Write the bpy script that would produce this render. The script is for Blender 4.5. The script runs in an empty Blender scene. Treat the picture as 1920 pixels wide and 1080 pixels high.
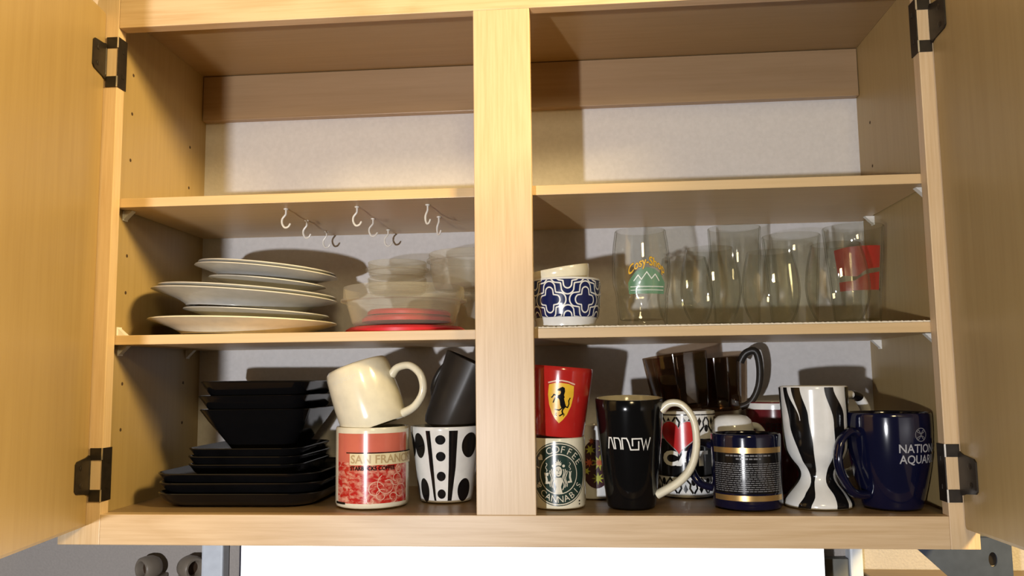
import bpy, bmesh, math, random
from mathutils import Vector, Matrix
from math import sin, cos, pi, radians, atan2, hypot

random.seed(7)
SC = bpy.context.scene
COL = SC.collection

# ------------------------------------------------------------------ camera
cam_d = bpy.data.cameras.new('camera')
cam = bpy.data.objects.new('camera', cam_d); COL.objects.link(cam); SC.camera = cam
cam_d.sensor_fit = 'HORIZONTAL'; cam_d.sensor_width = 36.0
cam_d.lens = 1565.2 / 1920 * 36.0
cam_d.clip_start = .02
YAW, PITCH, ROLL = .0855, .1051, -.0119
fw = Vector((-sin(YAW) * cos(PITCH), cos(YAW) * cos(PITCH), sin(PITCH)))
rt = Vector((cos(YAW), sin(YAW), 0)); up = rt.cross(fw)
r2 = rt * cos(ROLL) + up * sin(ROLL); u2 = -rt * sin(ROLL) + up * cos(ROLL)
cam.matrix_world = Matrix(((r2.x, u2.x, -fw.x, .6422), (r2.y, u2.y, -fw.y, -1.077),
                           (r2.z, u2.z, -fw.z, .1754), (0, 0, 0, 1)))

# ------------------------------------------------------------------ view, world, lamps
SC.view_settings.view_transform = 'Standard'
SC.view_settings.look = 'None'
SC.view_settings.gamma = 1.0
SC.view_settings.exposure = 0.0
SC.view_settings.use_curve_mapping = False
W = bpy.data.worlds.new('room_glow'); SC.world = W; W.use_nodes = True
W.node_tree.nodes['Background'].inputs[0].default_value = (1.0, .76, .46, 1)
W.node_tree.nodes['Background'].inputs[1].default_value = .035

def area(name, loc, target, sx, sy, power, col, shape='RECTANGLE', spread=180):
    d = bpy.data.lights.new(name, 'AREA'); d.shape = shape; d.size = sx; d.size_y = sy
    d.energy = power; d.color = col; d.spread = radians(spread)
    o = bpy.data.objects.new(name, d); COL.objects.link(o); o.location = loc
    o.rotation_euler = (Vector(target) - Vector(loc)).to_track_quat('-Z', 'Y').to_euler()
    return o
SC.cycles.transparent_max_bounces = 40
# cool lamp across the kitchen, low and to the left of the camera
area('cool_lamp', (.087, -2.0, -.08), (.6, .1, .3), .05, .05, 31, (.97, .97, 1.0), 'DISK')
# warm kitchen ceiling lamp, high and to the right
area('warm_ceiling_lamp', (2.15, -1.05, 1.30), (.2, .1, .3), .42, .42, 106, (1.0, .735, .33))

# added warm fill, further back; brightens the top compartment like bounced light
area('warm_fill', (.95, -2.3, 1.08), (.6, .1, .4), .35, .35, 14, (1.0, .78, .42))

# ------------------------------------------------------------------ materials
def new_mat(name):
    m = bpy.data.materials.new(name); m.use_nodes = True
    nt = m.node_tree
    return m, nt, nt.nodes['Principled BSDF']

def setp(b, **k):
    names = dict(color='Base Color', rough='Roughness', metal='Metallic', coat='Coat Weight',
                 coatr='Coat Roughness', spec='Specular IOR Level', trans='Transmission Weight', ior='IOR',
                 alpha='Alpha')
    for a, v in k.items():
        b.inputs[names[a]].default_value = (*v, 1) if a == 'color' and len(v) == 3 else v

def plain(name, color, rough=.5, metal=0, vary=.06, scale=60, bump=0, **k):
    """procedural material: base colour with a slight noise variation and optional bump"""
    m, nt, b = new_mat(name)
    setp(b, rough=rough, metal=metal, **k)
    tc = nt.nodes.new('ShaderNodeTexCoord'); n = nt.nodes.new('ShaderNodeTexNoise')
    n.inputs['Scale'].default_value = scale; n.inputs['Detail'].default_value = 4
    nt.links.new(tc.outputs['Object'], n.inputs['Vector'])
    r = nt.nodes.new('ShaderNodeValToRGB')
    lo = [c * (1 - vary) for c in color]; hi = [min(1, c * (1 + vary)) for c in color]
    r.color_ramp.elements[0].color = (*lo, 1); r.color_ramp.elements[1].color = (*hi, 1)
    r.color_ramp.elements[0].position = .3; r.color_ramp.elements[1].position = .7
    nt.links.new(n.outputs['Fac'], r.inputs['Fac']); nt.links.new(r.outputs['Color'], b.inputs['Base Color'])
    if bump:
        bp = nt.nodes.new('ShaderNodeBump'); bp.inputs['Strength'].default_value = bump
        bp.inputs['Distance'].default_value = .002
        nt.links.new(n.outputs['Fac'], bp.inputs['Height']); nt.links.new(bp.outputs['Normal'], b.inputs['Normal'])
    return m

def wood(name, light, dark, axis='z', scale=1.0, rough=.42, ring=.5, seed=0.0):
    """maple / oak veneer: long noise streaks plus broad cathedral figure along one axis"""
    m, nt, b = new_mat(name); setp(b, rough=rough, coat=.15, coatr=.3)
    L = nt.links.new
    tc = nt.nodes.new('ShaderNodeTexCoord')
    def mapped(s_along, s_across, off):
        mp = nt.nodes.new('ShaderNodeMapping'); i = 'xyz'.index(axis)
        s = [s_across] * 3; s[i] = s_along
        mp.inputs['Scale'].default_value = s; mp.inputs['Location'].default_value = (off, off * .7, off * 1.3)
        L(tc.outputs['Object'], mp.inputs['Vector']); return mp
    fine = nt.nodes.new('ShaderNodeTexNoise'); fine.inputs['Scale'].default_value = 1
    fine.inputs['Detail'].default_value = 6; fine.inputs['Roughness'].default_value = .65
    L(mapped(9 * scale, 260 * scale, seed + 3).outputs[0], fine.inputs['Vector'])
    broad = nt.nodes.new('ShaderNodeTexNoise'); broad.inputs['Scale'].default_value = 1
    broad.inputs['Detail'].default_value = 2
    L(mapped(2.2 * scale, 14 * scale, seed + 9).outputs[0], broad.inputs['Vector'])
    mul = nt.nodes.new('ShaderNodeMath'); mul.operation = 'MULTIPLY'; mul.inputs[1].default_value = 9
    L(broad.outputs['Fac'], mul.inputs[0])
    fr = nt.nodes.new('ShaderNodeMath'); fr.operation = 'PINGPONG'; fr.inputs[1].default_value = .5
    L(mul.outputs[0], fr.inputs[0])
    mx = nt.nodes.new('ShaderNodeMath'); mx.operation = 'MULTIPLY_ADD'
    mx.inputs[1].default_value = ring; L(fr.outputs[0], mx.inputs[0]); L(fine.outputs['Fac'], mx.inputs[2])
    r = nt.nodes.new('ShaderNodeValToRGB')
    r.color_ramp.elements[0].color = (*dark, 1); r.color_ramp.elements[1].color = (*light, 1)
    r.color_ramp.elements[0].position = .36; r.color_ramp.elements[1].position = .36 + .22 + ring * .4
    L(mx.outputs[0], r.inputs['Fac']); L(r.outputs['Color'], b.inputs['Base Color'])
    bp = nt.nodes.new('ShaderNodeBump'); bp.inputs['Strength'].default_value = .12; bp.inputs['Distance'].default_value = .0006
    L(fine.outputs['Fac'], bp.inputs['Height']); L(bp.outputs['Normal'], b.inputs['Normal'])
    return m

def thin_glass(name, tint=(.94, .942, .922), edge=(.44, .44, .38), rough=.03, base=.045):
    """thin-walled glass: clear face on, darker and more reflective towards grazing angles"""
    m, nt, b = new_mat(name); nt.nodes.remove(b); L = nt.links.new
    out = nt.nodes['Material Output']
    tr = nt.nodes.new('ShaderNodeBsdfTransparent'); gl = nt.nodes.new('ShaderNodeBsdfGlossy')
    gl.inputs['Roughness'].default_value = rough; gl.inputs['Color'].default_value = (1, 1, 1, 1)
    lw = nt.nodes.new('ShaderNodeLayerWeight'); lw.inputs['Blend'].default_value = .5
    r = nt.nodes.new('ShaderNodeValToRGB')
    r.color_ramp.elements[0].color = (*tint, 1); r.color_ramp.elements[0].position = .70
    r.color_ramp.elements[1].color = (*edge, 1); r.color_ramp.elements[1].position = 1
    L(lw.outputs['Facing'], r.inputs['Fac']); L(r.outputs['Color'], tr.inputs['Color'])
    n = nt.nodes.new('ShaderNodeTexNoise'); n.inputs['Scale'].default_value = 45
    tc = nt.nodes.new('ShaderNodeTexCoord'); L(tc.outputs['Object'], n.inputs['Vector'])
    bp = nt.nodes.new('ShaderNodeBump'); bp.inputs['Strength'].default_value = .15; bp.inputs['Distance'].default_value = .001
    L(n.outputs['Fac'], bp.inputs['Height']); L(bp.outputs['Normal'], gl.inputs['Normal'])
    lw2 = nt.nodes.new('ShaderNodeLayerWeight'); lw2.inputs['Blend'].default_value = .5
    pw = nt.nodes.new('ShaderNodeMath'); pw.operation = 'POWER'; pw.inputs[1].default_value = 4.0; L(lw2.outputs['Facing'], pw.inputs[0])
    ad = nt.nodes.new('ShaderNodeMath'); ad.operation = 'MULTIPLY_ADD'; ad.inputs[1].default_value = .35; ad.inputs[2].default_value = base
    ad.use_clamp = True
    L(pw.outputs[0], ad.inputs[0])
    mx = nt.nodes.new('ShaderNodeMixShader'); L(ad.outputs[0], mx.inputs[0]); L(tr.outputs[0], mx.inputs[1]); L(gl.outputs[0], mx.inputs[2])
    L(mx.outputs[0], out.inputs['Surface'])
    return m

def frosty(name, color, opac, rough=.35):
    """milky translucent plastic"""
    m, nt, b = new_mat(name); L = nt.links.new; out = nt.nodes['Material Output']
    setp(b, color=color, rough=rough, spec=.6)
    tr = nt.nodes.new('ShaderNodeBsdfTransparent'); tr.inputs['Color'].default_value = (.95, .94, .9, 1)
    lw = nt.nodes.new('ShaderNodeLayerWeight'); lw.inputs['Blend'].default_value = .4
    ad = nt.nodes.new('ShaderNodeMath'); ad.operation = 'MULTIPLY_ADD'; ad.inputs[1].default_value = .22; ad.inputs[2].default_value = opac
    n = nt.nodes.new('ShaderNodeTexNoise'); n.inputs['Scale'].default_value = 30
    L(lw.outputs['Facing'], ad.inputs[0])
    mul = nt.nodes.new('ShaderNodeMath'); mul.operation = 'MULTIPLY_ADD'; mul.inputs[1].default_value = .01
    L(n.outputs['Fac'], mul.inputs[0]); L(ad.outputs[0], mul.inputs[2]); mul.use_clamp = True
    mx = nt.nodes.new('ShaderNodeMixShader'); L(mul.outputs[0], mx.inputs[0]); L(tr.outputs[0], mx.inputs[1]); L(b.outputs[0], mx.inputs[2])
    L(mx.outputs[0], out.inputs['Surface'])
    return m

MAPLE_L, MAPLE_D = (.74, .52, .29), (.58, .37, .175)
M = {}
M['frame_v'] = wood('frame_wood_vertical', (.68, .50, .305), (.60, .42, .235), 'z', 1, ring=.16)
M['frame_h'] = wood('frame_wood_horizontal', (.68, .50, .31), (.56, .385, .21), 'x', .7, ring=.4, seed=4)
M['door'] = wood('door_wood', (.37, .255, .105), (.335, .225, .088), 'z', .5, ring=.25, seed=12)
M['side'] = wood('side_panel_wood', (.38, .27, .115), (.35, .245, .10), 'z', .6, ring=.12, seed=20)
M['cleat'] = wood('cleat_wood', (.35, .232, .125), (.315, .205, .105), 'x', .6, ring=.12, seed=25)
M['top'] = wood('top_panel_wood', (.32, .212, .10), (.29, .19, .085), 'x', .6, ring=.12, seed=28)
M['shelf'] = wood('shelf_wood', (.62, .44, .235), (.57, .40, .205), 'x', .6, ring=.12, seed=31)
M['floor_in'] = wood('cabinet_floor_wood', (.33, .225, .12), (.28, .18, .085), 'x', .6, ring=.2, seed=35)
M['back'] = plain('back_panel_white', (.60, .585, .58), .75, vary=.04, scale=160, bump=.15)
M['wall'] = plain('painted_wall', (.44, .40, .37), .8, vary=.05, scale=260, bump=.4)
M['hole'] = plain('dark_hole', (.05, .025, .01), .9)
M['bronze'] = plain('dark_bronze_metal', (.022, .016, .011), .45, metal=.3, vary=.3, scale=90)
M['bright'] = plain('bright_metal_edge', (.75, .72, .66), .3, metal=.9)
M['white_plastic'] = plain('white_plastic', (.78, .76, .70), .35)
M['liner'] = plain('shelf_liner', (.72, .64, .50), .8, bump=.4, scale=300)
M['white_glaze'] = plain('white_glaze', (.76, .76, .74), .16, coat=.4, coatr=.05)
M['plate_glaze'] = plain('grey_white_plate_glaze', (.50, .50, .48), .2, coat=.3, coatr=.06)
M['cream_glaze'] = plain('cream_glaze', (.80, .75, .58), .18, coat=.5, coatr=.06)
M['black_glaze'] = plain('black_glaze', (.004, .004, .0045), .12, spec=.4)
M['black_matt'] = plain('black_stoneware', (.004, .004, .0045), .16, vary=.3, scale=25, spec=.35)
M['black_ink'] = plain('black_ink', (.006, .0055, .006), .15, spec=.5)
M['white_ink'] = plain('white_ink', (.80, .79, .74), .3)
M['grey_ink'] = plain('grey_ink', (.17, .17, .18), .35)
M['silver_ink'] = plain('silver_ink', (.36, .36, .38), .35)
M['red_glaze'] = plain('red_glaze', (.46, .018, .014), .18, coat=.5, coatr=.06)
M['red_ink'] = plain('red_ink', (.56, .02, .02), .25, coat=.3)
M['yellow_ink'] = plain('yellow_ink', (.80, .47, .03), .3)
M['green_ink'] = plain('dark_green_ink', (.018, .040, .032), .25, coat=.3)
M['pale_ink'] = plain('pale_cream_ink', (.66, .62, .50), .3)
M['navy_glaze'] = plain('navy_glaze', (.004, .0048, .021), .12, coat=.25, coatr=.04)
M['navy_ink'] = plain('navy_ink', (.008, .016, .085), .2, coat=.2)
M['gold'] = plain('gold_band', (.62, .40, .15), .3, metal=.8)
M['burgundy'] = plain('burgundy_glaze', (.12, .012, .016), .2, coat=.4)
M['red_plastic'] = plain('red_plastic', (.55, .015, .03), .35)
M['clear_plastic'] = frosty('clear_plastic', (.70, .66, .55), .09)
M['glass'] = thin_glass('clear_glass')
M['dimple_glass'] = thin_glass('dimpled_glass', (.95, .952, .93), (.42, .42, .36), .05)
M['smoke'] = thin_glass('smoked_glass', (.56, .46, .36), (.26, .20, .16), .04, .06)
M['smoke_dark'] = plain('smoked_brown_dark', (.026, .021, .017), .38, vary=.25, scale=18, spec=.3)
M['steel'] = plain('blue_grey_steel', (.085, .105, .150), .45, metal=.4, vary=.1)
M['taupe'] = plain('taupe_ceramic', (.25, .21, .165), .4)
M['post'] = plain('white_painted_post', (.80, .86, .95), .4)
M['grey_board'] = plain('grey_board', (.20, .20, .18), .7)
M['brown_board'] = wood('brown_board', (.15, .10, .05), (.11, .07, .035), 'x')
M['bezel'] = plain('dark_bezel', (.03, .03, .045), .3)
m, nt, b = new_mat('lit_screen')
setp(b, color=(.9, .9, .9), rough=.3)
b.inputs['Emission Color'].default_value = (1, 1, 1, 1); b.inputs['Emission Strength'].default_value = 1.35
M['screen'] = m
# city-scene print: red ground with cream blotches
m, nt, b = new_mat('city_print'); setp(b, rough=.2, coat=.5, coatr=.05)
tc = nt.nodes.new('ShaderNodeTexCoord'); mp = nt.nodes.new('ShaderNodeMapping'); mp.inputs['Scale'].default_value = (1, 1, 1.6)
n = nt.nodes.new('ShaderNodeTexNoise'); n.inputs['Scale'].default_value = 120; n.inputs['Detail'].default_value = 6; n.inputs['Distortion'].default_value = .6
r = nt.nodes.new('ShaderNodeValToRGB')
r.color_ramp.elements[0].color = (.50, .02, .015, 1); r.color_ramp.elements[0].position = .44
r.color_ramp.elements[1].color = (.76, .40, .28, 1); r.color_ramp.elements[1].position = .72
nt.links.new(tc.outputs['Object'], mp.inputs[0]); nt.links.new(mp.outputs[0], n.inputs['Vector'])
nt.links.new(n.outputs['Fac'], r.inputs['Fac']); nt.links.new(r.outputs['Color'], b.inputs['Base Color'])
M['city'] = m
M['salmon'] = plain('salmon_print', (.62, .15, .10), .2, coat=.5, coatr=.05, vary=.08, scale=25)
M['label_cream'] = plain('label_cream', (.78, .68, .42), .3)
M['label_tan'] = plain('label_tan_lettering', (.50, .36, .18), .3)
M['red_print'] = frosty('red_glass_print', (.45, .01, .012), .62)
M['green_print'] = frosty('green_glass_print', (.08, .33, .17), .55)
M['yellow_print'] = frosty('yellow_glass_print', (.75, .58, .03), .7)
M['pink_swirl'] = plain('pink_cream_ink', (.76, .48, .36), .25)
M['orange_ink'] = plain('orange_red_ink', (.45, .10, .04), .35)
M['lime_ink'] = plain('lime_ink', (.42, .42, .05), .35)
M['dots_ink'] = plain('dark_maroon_ink', (.05, .015, .02), .35)

# ------------------------------------------------------------------ object helpers
def link(o, parent=None):
    COL.objects.link(o)
    if parent is not None: o.parent = parent
    return o

def empty(name, loc=(0, 0, 0), rot=(0, 0, 0)):
    o = bpy.data.objects.new(name, None); o.location = loc; o.rotation_euler = rot
    o.empty_display_size = .02
    return link(o)

def tag(o, label=None, cat=None, group=None, kind=None):
    if label: o['label'] = label
    if cat: o['category'] = cat
    if group: o['group'] = group
    if kind: o['kind'] = kind
    return o

def finish(name, bm, mats, parent=None, smooth=True, loc=None, angle=40):
    me = bpy.data.meshes.new(name)
    bmesh.ops.recalc_face_normals(bm, faces=bm.faces)
    bm.to_mesh(me); bm.free()
    if not isinstance(mats, (list, tuple)): mats = [mats]
    for mm in mats: me.materials.append(mm)
    if smooth:
        me.shade_smooth()
        try: me.set_sharp_from_angle(angle=radians(angle))
        except Exception: pass
    o = bpy.data.objects.new(name, me)
    if loc is not None: o.location = loc
    return link(o, parent)

def box_bm(bm, x0, x1, y0, y1, z0, z1, bev=0):
    t = bmesh.new()
    vs = [t.verts.new((x, y, z)) for x in (x0, x1) for y in (y0, y1) for z in (z0, z1)]
    for f in ((0, 1, 3, 2), (4, 6, 7, 5), (0, 4, 5, 1), (2, 3, 7, 6), (0, 2, 6, 4), (1, 5, 7, 3)):
        t.faces.new([vs[i] for i in f])
    bmesh.ops.recalc_face_normals(t, faces=t.faces)
    if bev:
        bmesh.ops.bevel(t, geom=list(t.edges), offset=bev, segments=2, affect='EDGES', profile=.6)
    me = bpy.data.meshes.new('tmp'); t.to_mesh(me); t.free(); bm.from_mesh(me); bpy.data.meshes.remove(me)

def box(name, x0, x1, y0, y1, z0, z1, mat, parent=None, bev=.001):
    bm = bmesh.new(); box_bm(bm, x0, x1, y0, y1, z0, z1, bev)
    return finish(name, bm, mat, parent, smooth=False)

def ring_faces(bm, rings, closed_u=True, mi=None):
    for j in range(len(rings) - 1):
        a, b_ = rings[j], rings[j + 1]
        n = max(len(a), len(b_))
        for i in range(n):
            k = (i + 1) % n
            q = [a[i % len(a)], a[k % len(a)], b_[k % len(b_)], b_[i % len(b_)]]
            u = []
            for v in q:
                if v not in u: u.append(v)
            if len(u) >= 3:
                try:
                    f = bm.faces.new(u)
                    if mi is not None: f.material_index = mi[j]
                except ValueError: pass

def lathe_bm(bm, prof, seg=72, mi=None, shape=None, facets=0):
    """revolve (r,z) profile; r=0 points collapse. shape(angle)->radius factor"""
    rings = []
    for r, z in prof:
        if r < 1e-6: rings.append([bm.verts.new((0, 0, z))]); continue
        ring = []
        for i in range(seg):
            a = 2 * pi * i / seg
            k = shape(a, z) if shape else 1
            ring.append(bm.verts.new((r * k * cos(a), r * k * sin(a), z)))
        rings.append(ring)
    ring_faces(bm, rings, mi=mi)

def shell_profile(outer, wall, floor, lip=.5):
    """outer: list (r,z) from base outwards to rim -> closed double-walled profile. returns (profile, index where inside starts)"""
    p = [(0, outer[0][1] + .001)] + list(outer)
    rt_, zt_ = outer[-1]
    p.append((rt_ - wall * .25, zt_ + wall * .35)); p.append((rt_ - wall * .75, zt_ + wall * .35))
    k = len(p) - 1
    inner = []
    for r, z in reversed(outer):
        if z <= outer[0][1] + floor: break
        inner.append((max(r - wall, .001), z))
    # radius at floor level
    rf = inner[-1][0] if inner else rt_ - wall
    inner.append((rf * .93, outer[0][1] + floor)); inner.append((0, outer[0][1] + floor))
    return p + inner, k

def smooth_prof(pts, n=5):
    """Catmull-Rom refinement"""
    out = []
    P = [pts[0]] + list(pts) + [pts[-1]]
    for i in range(1, len(P) - 2):
        for j in range(n):
            t = j / n
            q = []
            for d in range(len(pts[0])):
                a, b_, c, e = P[i - 1][d], P[i][d], P[i + 1][d], P[i + 2][d]
                q.append(.5 * (2 * b_ + (c - a) * t + (2 * a - 5 * b_ + 4 * c - e) * t * t + (3 * b_ - a - 3 * c + e) * t ** 3))
            out.append(tuple(q))
    out.append(tuple(pts[-1]))
    return out

def tube_bm(bm, path, rad, seg=14, flat=1.0, caps=True, smooth=4):
    """sweep an ellipse along a 3-D path. rad: number or list; flat: sideways factor"""
    if isinstance(rad, (int, float)): rad = [rad] * len(path)
    pr = smooth_prof([(*p, r) for p, r in zip(path, rad)], smooth) if smooth > 1 else [(*p, r) for p, r in zip(path, rad)]
    pts = [Vector(q[:3]) for q in pr]; rs = [q[3] for q in pr]
    # plane normal of path
    nrm = Vector((0, 0, 0))
    for i in range(1, len(pts) - 1): nrm += (pts[i] - pts[i - 1]).cross(pts[i + 1] - pts[i])
    if nrm.length < 1e-9: nrm = Vector((0, 1, 0)) if abs((pts[-1] - pts[0]).normalized().y) < .9 else Vector((1, 0, 0))
    nrm.normalize()
    rings = []
    for i, p in enumerate(pts):
        t = (pts[min(i + 1, len(pts) - 1)] - pts[max(i - 1, 0)]).normalized()
        s = nrm - t * nrm.dot(t)
        if s.length < 1e-6: s = t.orthogonal()
        s.normalize(); w = t.cross(s)
        rings.append([bm.verts.new(p + w * rs[i] * cos(2 * pi * k / seg) + s * rs[i] * flat * sin(2 * pi * k / seg)) for k in range(seg)])
    ring_faces(bm, rings)
    if caps:
        try: bm.faces.new(rings[0]); bm.faces.new(rings[-1])
        except ValueError: pass

# ---- 2-D artwork: lists of polygons in metres, wrapped on to a surface
_txt = {}
def text_polys(s, size, bold=0.0, cx=0, cz=0, center=True, stretch=1.0):
    key = (s, bold)
    if key not in _txt:
        c = bpy.data.curves.new('lettering', 'FONT'); c.body = s; c.size = 1; c.offset = bold; c.resolution_u = 3
        o = bpy.data.objects.new('lettering', c); COL.objects.link(o)
        bpy.context.view_layer.update()
        me = o.evaluated_get(bpy.context.evaluated_depsgraph_get()).to_mesh()
        vs = [v.co.copy() for v in me.vertices]; fs = [tuple(p.vertices) for p in me.polygons]
        o.to_mesh_clear(); COL.objects.unlink(o); bpy.data.objects.remove(o); bpy.data.curves.remove(c)
        _txt[key] = (vs, fs)
    vs, fs = _txt[key]
    if not vs: return []
    x0 = min(v.x for v in vs); x1 = max(v.x for v in vs)
    y0 = min(v.y for v in vs); y1 = max(v.y for v in vs)
    mx, my = ((x0 + x1) / 2, (y0 + y1) / 2) if center else (x0, y0)
    return [[((vs[i].x - mx) * size * stretch + cx, (vs[i].y - my) * size + cz) for i in f] for f in fs]

def xf(polys, ang=0, dx=0, dz=0, sx=1, sz=1):
    c, s = cos(ang), sin(ang)
    return [[((x * sx) * c - (z * sz) * s + dx, (x * sx) * s + (z * sz) * c + dz) for x, z in p] for p in polys]

def arc_text(s, R, a0, a1, size, bold=.01, flip=False, cx=0, cz=0):
    """letters placed round a circle from angle a0 to a1 (degrees, 90 = top)"""
    out = []; n = len(s)
    for i, ch in enumerate(s):
        if ch == ' ': continue
        a = radians(a0 + (a1 - a0) * (i / max(1, n - 1)))
        rot = a - pi / 2 if not flip else a + pi / 2
        out += xf(text_polys(ch, size, bold), rot, cx + R * cos(a), cz + R * sin(a))
    return out

def stroke(pts, w, closed=False):
    """poly-line with mitred width -> quads"""
    n = len(pts); L, Rr = [], []
    for i in range(n):
        a = pts[(i - 1) % n] if closed or i > 0 else None
        c = pts[(i + 1) % n] if closed or i < n - 1 else None
        p = pts[i]
        d1 = Vector((p[0] - a[0], p[1] - a[1])).normalized() if a is not None and (p[0] - a[0], p[1] - a[1]) != (0, 0) else None
        d2 = Vector((c[0] - p[0], c[1] - p[1])).normalized() if c is not None and (c[0] - p[0], c[1] - p[1]) != (0, 0) else None
        if d1 is None: d1 = d2
        if d2 is None: d2 = d1
        n1 = Vector((-d1.y, d1.x)); n2 = Vector((-d2.y, d2.x)); mm = n1 + n2
        mm = n1 if mm.length < .2 else mm.normalized()
        k = w / 2 / max(.45, mm.dot(n1))
        L.append((p[0] + mm.x * k, p[1] + mm.y * k)); Rr.append((p[0] - mm.x * k, p[1] - mm.y * k))
    m_ = n if closed else n - 1
    return [[L[i], Rr[i], Rr[(i + 1) % n], L[(i + 1) % n]] for i in range(m_)]

def disc(cx, cz, rx, rz=None, n=28, rot=0):
    rz = rz or rx
    return [[(cx + rx * cos(2 * pi * i / n) * cos(rot) - rz * sin(2 * pi * i / n) * sin(rot),
              cz + rx * cos(2 * pi * i / n) * sin(rot) + rz * sin(2 * pi * i / n) * cos(rot)) for i in range(n)]]

def circle_pts(cx, cz, rx, rz=None, n=48, a0=0, a1=360):
    rz = rz or rx
    full = abs(a1 - a0) >= 360
    m_ = n if full else n + 1
    return [(cx + rx * cos(radians(a0 + (a1 - a0) * i / n)), cz + rz * sin(radians(a0 + (a1 - a0) * i / n))) for i in range(m_)]

def heart(cx, cz, w, h, n=36):
    P = []
    for i in range(n):
        t = 2 * pi * i / n
        P.append((cx + w / 2 * sin(t) ** 3, cz + h / 2 * (13 * cos(t) - 5 * cos(2 * t) - 2 * cos(3 * t) - cos(4 * t)) / 15))
    return [P]

def rect(x0, x1, z0, z1): return [[(x0, z0), (x1, z0), (x1, z1), (x0, z1)]]

def rad_of(outer):
    def R(z):
        if z <= outer[0][1]: return outer[0][0]
        for (r0, z0), (r1, z1) in zip(outer, outer[1:]):
            if z0 <= z <= z1 and z1 > z0: return r0 + (r1 - r0) * (z - z0) / (z1 - z0)
        return outer[-1][0]
    return R

def wrap(name, polys, R, a0, mat, parent, off=.0005, Rref=None, maxe=.004, thick=0):
    """lay 2-D polygons round a turned surface. R(z) radius, a0 centre direction (degrees, -90 = towards camera)"""
    bm = bmesh.new()
    for p in polys:
        vs = [bm.verts.new((x, 0, z)) for x, z in p]
        try: bm.faces.new(vs)
        except ValueError: pass
    bmesh.ops.remove_doubles(bm, verts=bm.verts, dist=1e-7)
    bmesh.ops.triangulate(bm, faces=[f for f in bm.faces if len(f.verts) > 3])
    for _ in range(6):
        es = [e for e in bm.edges if e.calc_length() > maxe]
        if not es: break
        bmesh.ops.subdivide_edges(bm, edges=es, cuts=1)
        bmesh.ops.triangulate(bm, faces=[f for f in bm.faces if len(f.verts) > 3])
    Rr = Rref or R(sum(v.co.z for v in bm.verts) / max(1, len(bm.verts)))
    for v in bm.verts:
        a = radians(a0) + v.co.x / Rr; q = R(v.co.z) + off
        v.co = Vector((q * cos(a), q * sin(a), v.co.z))
    # outward normals
    for f in bm.faces:
        f.normal_update(); c = f.calc_center_median()
        if f.normal.dot(Vector((c.x, c.y, 0))) < 0: f.normal_flip()
    me = bpy.data.meshes.new(name); bm.to_mesh(me); bm.free(); me.materials.append(mat); me.shade_smooth()
    return link(bpy.data.objects.new(name, me), parent)

def handle(parent, outs, mat, ang, rad=.005, flat=1.3, name='handle', smooth=5):
    """outs: (distance from axis, z) path; ang: direction in degrees"""
    a = radians(ang)
    bm = bmesh.new(); tube_bm(bm, [(d * cos(a), d * sin(a), z) for d, z in outs], rad, 14, flat, True, smooth)
    return finish(name, bm, mat, parent)

def vessel(name, loc, outer, wall, mat, label, cat='mug', floor=.006, inner_mat=None, rot=(0, 0, 0), group=None, seg=80, shape=None, bname='body'):
    root = empty(name, loc, rot); tag(root, label, cat, group)
    prof, k = shell_profile(outer, wall, floor)
    bm = bmesh.new(); mi = [0 if j < k - 1 else 1 for j in range(len(prof) - 1)]
    lathe_bm(bm, prof, seg, mi, shape)
    finish(bname, bm, [mat, inner_mat or mat], root)
    return root

# =================================================================== the place
X0, C0, C1, X1 = 0.0, .5012, .5774, 1.0783      # opening edges and the middle stile
ZT, ZB = .6683, -.0393                            # top of opening, underside of bottom rail
XL, XR, D = -.0077, 1.0933, .2911                 # inside faces
FT = .019
OL, OR = -.058, 1.113
S1, S2 = .4289, .2373                              # shelf tops

# wall behind the cabinet
w = box('wall_back', -1.6, 2.8, .312, .34, -1.4, 1.3, M['wall'], bev=0); tag(w, kind='structure')

cab = empty('wall_cabinet', (0, 0, 0))
tag(cab, 'open two-door maple kitchen wall cabinet filling the whole picture', 'cabinet')
box('stile', OL, X0, 0, FT, ZB, ZT + .045, M['frame_v'], cab)
box('stile', C0, C1, -.0002, FT, 0, ZT, M['frame_v'], cab)['label'] = 'wide middle stile between the two openings'
box('stile', X1, OR, 0, FT, ZB, ZT + .045, M['frame_v'], cab)
box('rail', X0, X1, 0, FT, ZT, ZT + .045, M['frame_h'], cab)
box('rail', X0, X1, 0, FT, ZB, 0, M['frame_h'], cab)
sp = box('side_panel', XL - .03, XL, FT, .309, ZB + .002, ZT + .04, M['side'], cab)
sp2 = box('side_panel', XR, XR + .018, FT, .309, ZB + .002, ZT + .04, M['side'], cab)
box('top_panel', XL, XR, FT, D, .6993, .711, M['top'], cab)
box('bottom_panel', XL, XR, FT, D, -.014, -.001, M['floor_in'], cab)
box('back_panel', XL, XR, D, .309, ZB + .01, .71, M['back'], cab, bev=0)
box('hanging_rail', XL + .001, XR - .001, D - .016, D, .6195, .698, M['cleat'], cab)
def pinhole(x, y, z, par):
    bm = bmesh.new()
    lathe_bm(bm, [(0, .0003), (.0022, .0003), (.0026, 0), (.0026, -.0006), (0, -.0006)], 12)
    s = 1 if x < .5 else -1
    bmesh.ops.rotate(bm, verts=bm.verts, cent=(0, 0, 0), matrix=Matrix.Rotation(s * pi / 2, 3, 'Y'))
    bmesh.ops.translate(bm, verts=bm.verts, vec=(x, y, z))
    finish('pin_hole', bm, M['hole'], par)
for z in (.107, .171, .300, .353, .493, .562, .62):
    pinhole(XL, .055, z, sp)
for z in (.107, .171, .493, .562): pinhole(XL, .235, z, sp)
for z in (.300, .353, .493, .562): pinhole(XR, .235, z, sp2)
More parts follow.
